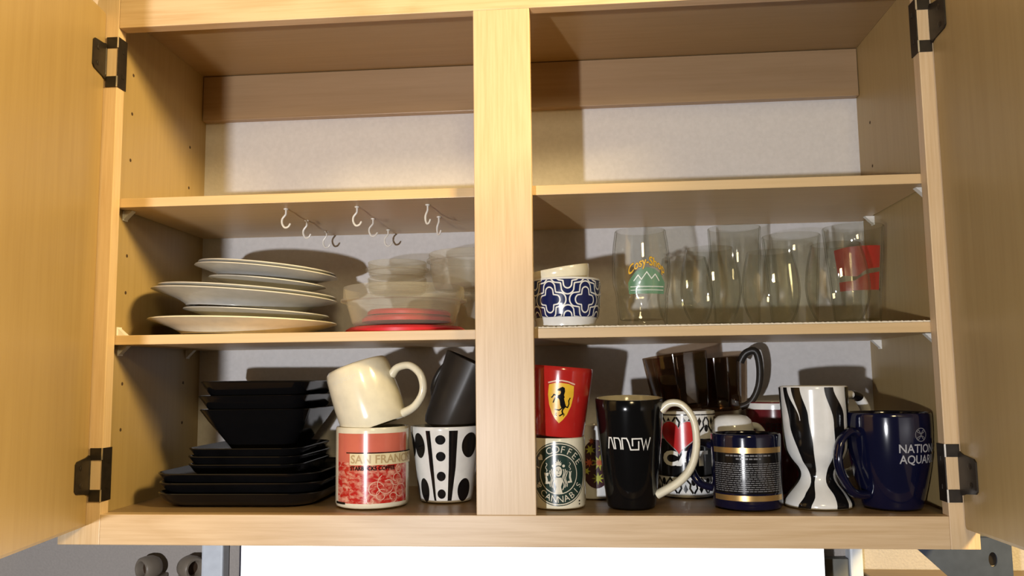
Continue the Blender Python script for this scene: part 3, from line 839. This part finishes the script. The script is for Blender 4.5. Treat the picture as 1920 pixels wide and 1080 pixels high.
handle(ar, [(.0430, .128), (.0540, .1375), (.0700, .1360), (.0840, .1180), (.0880, .0920), (.0850, .0680), (.0760, .0480), (.0600, .0320), (.0350, .0170)], M['cream_glaze'], -14, [.0058, .0052, .0048, .0048, .0050, .0052, .0056, .0058, .0060], 1.5)

# patterned heart mug --------------------------------------------------------
outer = [(.037, 0), (.0405, .0015), (.0425, .006), (.043, .05), (.043, .118), (.0428, .121)]
KT = (.7880, .186)
kt = vessel('heart_mug', (KT[0], KT[1], 0), outer, .004, M['white_glaze'], 'black and white patterned mug with big red heart, behind the cream handle')
R = rad_of(outer); a = A(-3, *KT)
wrap('black_band', rect(-.13, .13, .030, .083), R, a, M['black_ink'], kt, .0004, .043)
for zc, sg in ((.017, 1), (.104, -1)):
    dk = []
    for i in range(-5, 6):
        x = i * .0225
        dk += stroke([(x - .0105, zc - .010 * sg), (x - .006, zc - .003 * sg), (x - .007, zc + .003 * sg), (x, zc + .011 * sg), (x + .007, zc + .003 * sg), (x + .006, zc - .003 * sg), (x + .0105, zc - .010 * sg)], .0026)
        dk += [[(x, zc - .010 * sg), (x + .0032, zc - .004 * sg), (x, zc + .003 * sg), (x - .0032, zc - .004 * sg)]]
        dk += disc(x + .01125, zc + .006 * sg, .0034, .0052, 12)
    tag(wrap('damask_pattern', dk, R, a, M['black_ink'], kt, .0006, .043), kind='stuff')
wrap('rim_line', rect(-.13, .13, .1165, .1180), R, a, M['black_ink'], kt, .0006, .043)
wrap('heart_outline', heart(-.0075, .0885, .0580, .0520), R, a, M['silver_ink'], kt, .0008, .043)
wrap('heart', heart(-.0075, .0885, .0545, .0485), R, a, M['red_ink'], kt, .0011, .043)
wrap('lettering', text_polys('CAT', .0265, .055, .0005, .0560, True, 1.28), R, a, M['white_ink'], kt, .0008, .043)
handle(kt, [(.042, .100), (.060, .106), (.074, .088), (.074, .062), (.062, .038), (.042, .028)], M['black_ink'], 60, .005)

# blue and gold mug ---------------------------------------------------------------
outer = [(.040, 0), (.0435, .0015), (.0450, .005), (.0455, .04), (.0455, .092), (.0453, .0950)]
BG = (.8540, .077)
bg = vessel('gold_band_mug', (BG[0], BG[1], 0), outer, .004, M['navy_glaze'], 'dark blue mug with two gold bands and rows of small white print')
R = rad_of(outer); a = A(4, *BG)
wrap('text_panel', rect(-.052, .052, .0215, .0725), R, a, M['black_ink'], bg, .0003, .0455)
wrap('gold_band', rect(-.053, .053, .0730, .0800), R, a, M['gold'], bg, .0005, .0455)
wrap('gold_band', rect(-.053, .053, .0125, .0195), R, a, M['gold'], bg, .0005, .0455)
words = []; rr = random.Random(3)
for j in range(14):
    x = -.050; z_ = .0590 - j * .00265
    while x < .046:
        l = rr.uniform(.0025, .0075)
        words += rect(x, min(x + l, .049), z_, z_ + .0010); x += l + .0010
for z_, hw in ((.0690, .030), (.0650, .016)):
    x = -hw
    while x < hw:
        l = rr.uniform(.003, .006); words += rect(x, min(x + l, hw), z_, z_ + .0018); x += l + .0012
wrap('small_print', words, R, a, M['grey_ink'], bg, .0007, .0455)
handle(bg, [(.045, .078), (.062, .082), (.074, .070), (.075, .048), (.064, .028), (.045, .022)], M['navy_glaze'], 158, .0052)

# white upturned mug and burgundy mug behind ---------------------------------------
outer = [(.0265, 0), (.0280, .002), (.0290, .03), (.0295, .080), (.0290, .100), (.0262, .109), (.0200, .1145), (.0100, .1165)]
g = empty('upturned_mug', (.8510, .155, .0005)); tag(g, 'white mug turned upside down behind the gold-banded mug', 'mug')
bm = bmesh.new(); lathe_bm(bm, [(.025, .001)] + outer + [(0, .1168)], 72); finish('body', bm, M['white_glaze'], g)
handle(g, [(.0280, .100), (.0400, .0980), (.0480, .0860), (.0470, .0650), (.0280, .050)], M['white_glaze'], 20, .0050)
outer = [(.038, 0), (.0415, .0015), (.0435, .006), (.0440, .05), (.0445, .128), (.0443, .1310)]
BU = (.9300, .2380)
bu = vessel('burgundy_mug', (BU[0], BU[1], 0), outer, .004, M['burgundy'], 'burgundy mug with a white rim, at the back between gold-banded and zebra mugs', inner_mat=M['white_glaze'])
R = rad_of(outer); a = A(-8, *BU)
wrap('white_rim_band', rect(-.139, .139, .1215, .1305), R, a, M['white_glaze'], bu, .0004, .0444)
wrap('lettering', text_polys('COFFEE', .0145, .02, -.006, .0965), R, a, M['dots_ink'], bu, .0006, .0444)

# two smoked mugs on top --------------------------------------------------------------
def smoked(loc, rot, ang, label, sc=1.0):
    g = empty('smoked_mug', loc, rot); tag(g, label, 'mug', 'smoked glass mugs')
    o_ = [(.036 * sc, 0), (.0395 * sc, .0015), (.0415 * sc, .008), (.0445 * sc, .035), (.0475 * sc, .062), (.0490 * sc, .080)]
    prof, k = shell_profile(o_, .003, .006)
    bm = bmesh.new(); lathe_bm(bm, prof, 96, shape=facet(10, .8)); finish('body', bm, M['smoke'], g, angle=25)
    if ang is not None:
        handle(g, [(.0470 * sc, .0720), (.060 * sc, .0850), (.0800 * sc, .0860), (.0850 * sc, .0620), (.0790 * sc, .034), (.062 * sc, .012), (.0400 * sc, .004)], M['smoke_dark'], ang, [.006, .0058, .0058, .0055, .0052, .005, .005], 1.1)
    return g
smoked((.7840, .180, .1235), (radians(-3), radians(-6), radians(10)), None, 'smoked brown glass mug on the patterned heart mug, left one of the pair')
smoked((.8500, .240, .1190), (radians(0), radians(-3), 0), -20, 'smoked brown glass mug with its handle to the right, above the white upturned mug', .74)

# zebra mug ------------------------------------------------------------------------------
raw = [(.0440, 0), (.0452, .0020), (.0440, .0080), (.0370, .0180), (.0270, .0300), (.0235, .0400), (.0265, .0500), (.0340, .0600), (.0395, .0720), (.0415, .0880), (.0425, .1100), (.0438, .1350), (.0445, .1560)]
outer = [(r * .985, z) for r, z in smooth_prof(raw, 4)]
ZB_ = (.9480, .0880)
R = rad_of(outer)
zb = empty('zebra_mug', (ZB_[0], ZB_[1], 0)); tag(zb, 'tall zebra-striped black and white mug with a flared foot', 'mug')
inn = [(r - .004, z) for r, z in reversed(outer) if z > .056]
prof = [(0, .004)] + outer + [(outer[-1][0] - .001, .1575), (outer[-1][0] - .003, .1575)] + inn + [(.02, .054), (0, .053)]
bm = bmesh.new(); lathe_bm(bm, prof, 88); finish('body', bm, M['white_glaze'], zb)
a = A(0, *ZB_)
def stripe(left, right, z1=.156, z0_=.001, n=34):
    """left/right: list of (fraction of height, angle deg)"""
    def itp(T, t):
        for (t0, v0), (t1, v1) in zip(T, T[1:]):
            if t0 <= t <= t1:
                u = (t - t0) / (t1 - t0); u = u * u * (3 - 2 * u); return v0 + (v1 - v0) * u
        return T[-1][1]
    q = []
    for i in range(n):
        t0, t1 = i / n, (i + 1) / n
        za, zb2 = z1 + (z0_ - z1) * t0, z1 + (z0_ - z1) * t1
        q.append([(radians(itp(left, t0)), za), (radians(itp(right, t0)), za), (radians(itp(right, t1)), zb2), (radians(itp(left, t1)), zb2)])
    return q
st = []
st.append(stripe([(0, -58), (.3, -47), (.6, -30), (.8, -18), (.9, -25), (1, -34)], [(0, -22), (.25, -10), (.5, -4), (.7, -2), (.8, -8), (.9, -5), (1, -12)]))
st.append(stripe([(0, 18), (.3, 34), (.5, 36), (.7, 30), (.8, 25), (.9, 32), (1, 30)], [(0, 34), (.25, 58), (.5, 62), (.7, 56), (.85, 60), (1, 55)]))
st.append(stripe([(0, 62), (.4, 75), (.7, 78), (.85, 70), (1, 66)], [(0, 92), (.5, 98), (1, 96)]))
st.append(stripe([(0, -96), (.3, -88), (.6, -86), (1, -92)], [(0, -70), (.3, -72), (.5, -66), (.7, -55), (.85, -66), (1, -72)]))
for c in (125, 170, 215): st.append(stripe([(0, c - 12), (.5, c - 5), (1, c - 10)], [(0, c + 12), (.5, c + 16), (1, c + 8)]))
# angle-space wrap (u is an angle): reference radius 1
for q in st: wrap('black_stripe', q, R, a, M['black_ink'], zb, .0005, 1.0, maxe=.02)
wrap('white_wedge', stripe([(0, -47), (1, -25)], [(0, -38), (1, -24)], .156, .113, 12), R, a, M['white_glaze'], zb, .0009, 1.0, maxe=.02)
zh = [(.0420, .1360), (.0620, .1440), (.0880, .1400), (.1040, .1150), (.1020, .0800), (.0850, .0500), (.0600, .0380), (.0250, .0440)]
handle(zb, zh, M['white_glaze'], 33, .0060, 1.4)
pts = smooth_prof([(x, z) for x, z in zh], 6); aa = radians(33)
for i0, i1 in ((8, 13), (18, 23), (29, 34)):
    bm = bmesh.new(); tube_bm(bm, [(x * cos(aa), x * sin(aa), z) for x, z in pts[i0:i1]], .00625, 14, 1.4, False, 1)
    finish('handle_stripe', bm, M['black_ink'], zb)

# navy mug --------------------------------------------------------------------------------
raw = [(.0330, 0), (.0362, .0015), (.0385, .010), (.0440, .032), (.0495, .060), (.0520, .085), (.0528, .105), (.0525, .1210)]
outer = smooth_prof(raw, 3)
NV = (1.0385, .0740)
nv = vessel('navy_mug', (NV[0], NV[1], 0), outer, .004, M['navy_glaze'], 'glossy navy mug with grey lettering, beside the right stile')
R = rad_of(outer); a = A(0, *NV)
ink = text_polys('NATIONAL', .0150, .012, .0110, .0735, False, .92) + text_polys('AQUARIUM', .0150, .012, .0110, .0580, False, .92)
wrap('lettering', ink, R, a, M['silver_ink'], nv, .0005, .0515)
lg = []; cx, cz = .0400, .0960
for s in (-1, 1):
    lg += stroke(circle_pts(cx, cz + s * .0058, .0062, .0040, 14, 180 if s > 0 else 0, 360 if s > 0 else 180), .0009)
    lg += stroke(circle_pts(cx + s * .0050, cz, .0040, .0058, 14, 90, 270) if s > 0 else circle_pts(cx + s * .0050, cz, .0040, .0058, 14, -90, 90), .0009)
lg += stroke(circle_pts(cx, cz, .0082, n=30), .0009, True)
wrap('wave_logo', lg, R, a, M['grey_ink'], nv, .0005, .0515)
handle(nv, [(.0510, .0960), (.0640, .0990), (.0800, .0880), (.0860, .0650), (.0800, .0420), (.0640, .0220), (.0400, .0180)], M['navy_glaze'], 206, [.0058, .0052, .0050, .0050, .0052, .0055, .0060], 1.3)

# =================================================================== middle shelf, left: white plates
def plate_mesh(Rp, h, rb, t=.0034, mat='white_glaze', name='plate'):
    o_ = smooth_prof([(rb - .004, .0), (rb, 0), (rb + .0015, .0022), (rb + (Rp - rb) * .25, h * .42), (rb + (Rp - rb) * .55, h * .66), (Rp - .003, h * .95), (Rp, h)], 3)
    prof = [(0, .0022), (rb - .006, .0022)] + o_ + [(Rp - .0008, h + .0016), (Rp - .003, h + .0014)]
    prof += [(max(.001, r - .0012), z + t) for r, z in reversed(o_) if r > rb + .006 and r < Rp - .004] + [(rb, .0058), (0, .0056)]
    bm = bmesh.new(); lathe_bm(bm, prof, 96)
    return finish(name, bm, M[mat])
spec = [  # radius, height, base radius, x, y, z, tilt, label
    (.1365, .0200, .0900, .1320, .1420, S2 + .0028, 1.4, 'large white soup plate at the bottom of the plate stack', 'plate'),
    (.1060, .0140, .0680, .1500, .1450, .2600, 3.3, 'small white plate second from the bottom of the plate stack', 'plate'),
    (.1350, .0200, .0850, .1330, .1430, .2800, 4.0, 'large white plate third from the bottom, in the middle of the stack', 'plate'),
    (.1300, .0185, .0850, .1360, .1450, .2872, 4.1, 'large white plate nested fourth from the bottom of the stack', 'plate'),
    (.0860, .0140, .0480, .1650, .1450, .3060, 5.0, 'smallest white saucer plate, third from the top of the stack', 'plate'),
    (.1050, .0150, .0640, .1640, .1450, .3210, 5.2, 'medium white plate, second from the top of the stack', 'plate'),
    (.1010, .0140, .0640, .1650, .1450, .3270, 5.3, 'medium white plate on the very top of the stack', 'plate')]
for Rp, h, rb, x, y, z, t, lab, c in spec:
    o = plate_mesh(Rp, h, rb, mat='cream_glaze' if z < .25 else 'plate_glaze'); o.location = (x, y, z); o.rotation_euler = (0, radians(t), 0)
    tag(o, lab, c, 'white plates stacked on the middle shelf')

# red bowls / lids and clear tubs
def tub(name, loc, r0, r1, h, mat, label, cat, wall=.0016, lip=.0035, rot=(0, 0, 0), step=None, group=None):
    g = empty(name, loc, rot); tag(g, label, cat, group)
    o_ = [(r0 * .86, 0), (r0 * .95, .0015), (r0, .006), (r0 + (r1 - r0) * .5, h * .5)]
    if step: o_ += [(r0 + (r1 - r0) * step, h * step - .002), (r1 + lip, h * step - .001), (r1 + lip, h * step + .0022), (r1, h * step + .003)]
    o_ += [(r1, h)]
    prof = [(0, .001)] + o_ + [(r1 - wall * .5, h + .0008), (r1 - wall, h)] + [(r - wall, z) for r, z in reversed(o_[:4]) if z > .005] + [(r0 * .9, .0028), (0, .0028)]
    bm = bmesh.new(); lathe_bm(bm, prof, 80); finish('bowl', bm, mat, g)
    return g
def lid(loc, r_, h, label, rot=(0, 0, 0)):
    g = empty('container_lid', loc, rot); tag(g, label, 'lid', 'red container lids on the middle shelf')
    bm = bmesh.new(); lathe_bm(bm, [(0, h * .55), (r_ * .80, h * .55), (r_ * .84, h), (r_ * .93, h), (r_, h * .55), (r_, 0), (r_ * .975, 0), (r_ * .95, h * .6), (r_ * .86, h * .7), (r_ * .82, h * .3), (0, h * .3)], 72)
    finish('lid', bm, M['red_plastic'], g)
TX, TY = .3830, .1120
lid((.3860, .1120, S2 + .0006), .0860, .0085, 'red round container lid lying flat on the middle shelf, lowest of the three')
lid((.3870, .1120, S2 + .0170), .0640, .0080, 'red round container lid inside the front clear tub, second from below')
lid((.3900, .1140, S2 + .0262), .0600, .0075, 'red round container lid, topmost of the three, inside the front clear tub', (0, radians(1), 0))
tub('clear_tub', (TX, TY, S2 + .0100), .0740, .0870, .0560, M['clear_plastic'], 'wide clear plastic tub over the red lids, in front of the other tubs', 'tub', step=.66)
tub('clear_tub', (.3540, .1950, S2 + .0665), .0440, .0455, .0240, M['clear_plastic'], 'small clear plastic tub resting on the rim of the wide front tub', 'tub', step=.5)
tub('clear_tub', (.3540, .1950, S2 + .0915), .0440, .0455, .0240, M['clear_plastic'], 'small clear plastic tub stacked on its twin, left of the highest tub', 'tub', step=.5)
tub('clear_tub', (.4740, .2050, S2 + .0715), .0640, .0710, .0560, M['clear_plastic'], 'highest clear plastic tub, partly behind the middle stile', 'tub', step=.80)
tub('clear_tub', (.4780, .2150, S2 + .0006), .0320, .0350, .0700, M['clear_plastic'], 'narrow clear plastic tub under the highest tub, beside the middle stile', 'tub')

# =================================================================== middle shelf, right
# blue patterned bowl, with a white bowl in it
raw = [(.0380, 0), (.0405, .0012), (.0412, .0080), (.0450, .0150), (.0470, .0300), (.0480, .0480), (.0482, .0640)]
outer = raw
QB = (.6175, .0720)
qb = vessel('patterned_bowl', (QB[0], QB[1], SL), outer, .004, M['white_glaze'], 'navy bowl with white quatrefoil pattern beside the middle stile', 'bowl')
R = rad_of(outer); a = A(0, *QB)
wrap('navy_ground', rect(-.147, .147, .0125, .0625), R, a, M['navy_ink'], qb, .0003, .0468)
# quatrefoil lattice
def quatre(cx, cz, sx, sz):
    pts = []
    for q in range(4):
        base = q * 90
        # round lobe end, then stepped corner
        for k in range(-4, 5):
            aa = radians(base + k * 17); ex, ez = cos(radians(base)) * .62, sin(radians(base)) * .62
            pts.append((cx + sx * (ex + .38 * cos(aa)), cz + sz * (ez + .38 * sin(aa))))
        b2 = radians(base + 45); ca, sa = cos(radians(base)), sin(radians(base)); na, nb = -sin(radians(base)), cos(radians(base))
        pts.append((cx + sx * (ca * .42 + na * .40), cz + sz * (sa * .42 + nb * .40)))
        pts.append((cx + sx * (ca * .40 + na * .42), cz + sz * (sa * .40 + nb * .42)))
    return pts
ql = []
cells = [(-.0215 + i * .0490, .0350, 1) for i in range(-2, 4)] + [(.0030 + i * .0490, .0350 + s * .0320, 1) for i in range(-3, 3) for s in (-1, 1)]
def clipz(polys, z0, z1): return [p for p in [[(x, min(max(z, z0), z1)) for x, z in q] for q in polys] if max(z for _, z in p) - min(z for _, z in p) > .0002]
for cx, cz, _ in cells:
    ql += clipz(stroke(quatre(cx, cz, .0145, .0170), .0018, True), .0128, .0622)
    ql += clipz(stroke(quatre(cx, cz, .0222, .0248), .0018, True), .0128, .0622)
wrap('white_lattice', ql, R, a, M['white_ink'], qb, .0006, .0468)
raw = [(.022, 0), (.026, .001), (.030, .006), (.0385, .018), (.0425, .034), (.0430, .041)]
vessel('small_bowl', (QB[0] - .003, QB[1] + .002, SL + .0400), raw, .003, M['cream_glaze'], 'plain cream bowl sitting tilted inside the navy patterned bowl', 'bowl', rot=(radians(4), radians(-9), 0))

# dimpled beer glass
def dimple(a_, z):
    if z > .055: k = max(0, 1 - (z - .055) / .02)
    else: k = 1
    return 1 - .045 * k * (.5 + .5 * cos(8 * a_ + (3.1 if (z // .018) % 2 else 0))) * (.4 + .6 * abs(sin(z * 175)))
outer = smooth_prof([(.0310, 0), (.0345, .0015), (.0350, .006), (.0345, .020), (.0365, .040), (.0395, .062), (.0400, .085), (.0385, .110), (.0360, .128), (.0352, .1335)], 4)
CZ = (.7230, .0880)
cz_ = vessel('dimpled_glass', (CZ[0], CZ[1], SL), outer, .0025, M['dimple_glass'], 'dimpled beer glass with yellow and green print, leftmost of the glasses', 'glass', floor=.010, shape=dimple, bname='bowl')
R = rad_of(outer); a = A(9, *CZ)
wrap('green_print', [[(-.0240, .0430), (.0285, .0430), (.0285, .0580), (.0240, .0640), (.0200, .0700), (.0120, .0760), (.0030, .0785), (-.0060, .0770), (-.0140, .0720), (-.0200, .0640), (-.0240, .0580)]], R, a, M['green_print'], cz_, .0010, .039)
def bent(t): return [[(x, z - 22 * (x - .003) ** 2) for x, z in p] for p in t]
wrap('lettering_outline', bent(text_polys('Cosy-Shop', .0170, .045, .0020, .0850, True, .66)), R, a, M['navy_ink'], cz_, .0013, .039)
wrap('lettering', bent(text_polys('Cosy-Shop', .0170, .022, .0020, .0850, True, .66)), R, a, M['yellow_ink'], cz_, .0017, .039)
wrap('hill_lines', stroke([(-.016, .060), (-.010, .068), (-.006, .062), (.001, .072), (.007, .063), (.012, .069), (.018, .060)], .0012) + rect(-.021, .026, .0520, .0530) + rect(-.021, .026, .0475, .0483), R, a, M['white_ink'], cz_, .0016, .039)

# stemless wine glasses
raw = smooth_prof([(.0220, 0), (.0255, .001), (.0300, .008), (.0370, .024), (.0408, .044), (.0405, .062), (.0372, .084), (.0325, .104), (.0318, .1065)], 4)
def wine(loc, label, sc=1.0):
    return vessel('stemless_wine_glass', loc, [(r * sc, z * sc) for r, z in raw], .0016, M['glass'], label, 'glass', floor=.004, group='stemless wine glasses on the middle shelf', bname='bowl')
wine((.8170, .0860, SL), 'stemless wine glass in the front row, next to the dimpled glass')
wine((.9000, .0950, SL), 'stemless wine glass in the front row, middle of three', .95)
wine((.9880, .0900, SL), 'stemless wine glass standing in front of the red-printed glass', 1.02)
wine((.7930, .1780, SL), 'stemless wine glass in the back row, behind the leftmost front one', 1.0)
# tumblers behind
def tumbler(loc, r0, r1, h, label, n=0, wall=.0022):
    return vessel('tumbler', loc, [(r0 * .92, 0), (r0, .0015), (r0 + (r1 - r0) * .5, h * .5), (r1, h)], wall, M['glass'], label, 'glass', floor=.008, shape=(facet(n, .8) if n else None), bname='bowl')
tumbler((.8735, .2080, SL), .0330, .0395, .1550, 'tall straight clear tumbler in the back row, behind the first wine glass')
vessel('tumbler', (.9570, .2050, SL), [(.0310, 0), (.0330, .0015), (.0360, .05), (.0395, .10), (.0425, .1400)], .0024, M['dimple_glass'], 'wide pressed-glass tumbler in the back row, left of the red-printed glass', 'glass', floor=.008, shape=dimple, bname='bowl')
outer = [(.0290, 0), (.0310, .0015), (.0350, .055), (.0400, .110), (.0425, .1440)]
PG = (1.0360, .1650)
pg = vessel('pint_glass', (PG[0], PG[1], SL), outer, .0024, M['glass'], 'pint glass with a red printed block, at the far right of the shelf', 'glass', floor=.010, bname='bowl')
R = rad_of(outer); a = A(4, *PG)
wrap('red_print', [[(-.030, .1080), (-.010, .1110), (.036, .1130), (.036, .0820), (.014, .0790), (.000, .0690), (-.028, .0720)], [(-.027, .0620), (-.004, .0630), (.012, .0720), (.036, .0760), (.036, .0500), (-.027, .0490)]], R, a, M['red_print'], pg, .0006, .038)
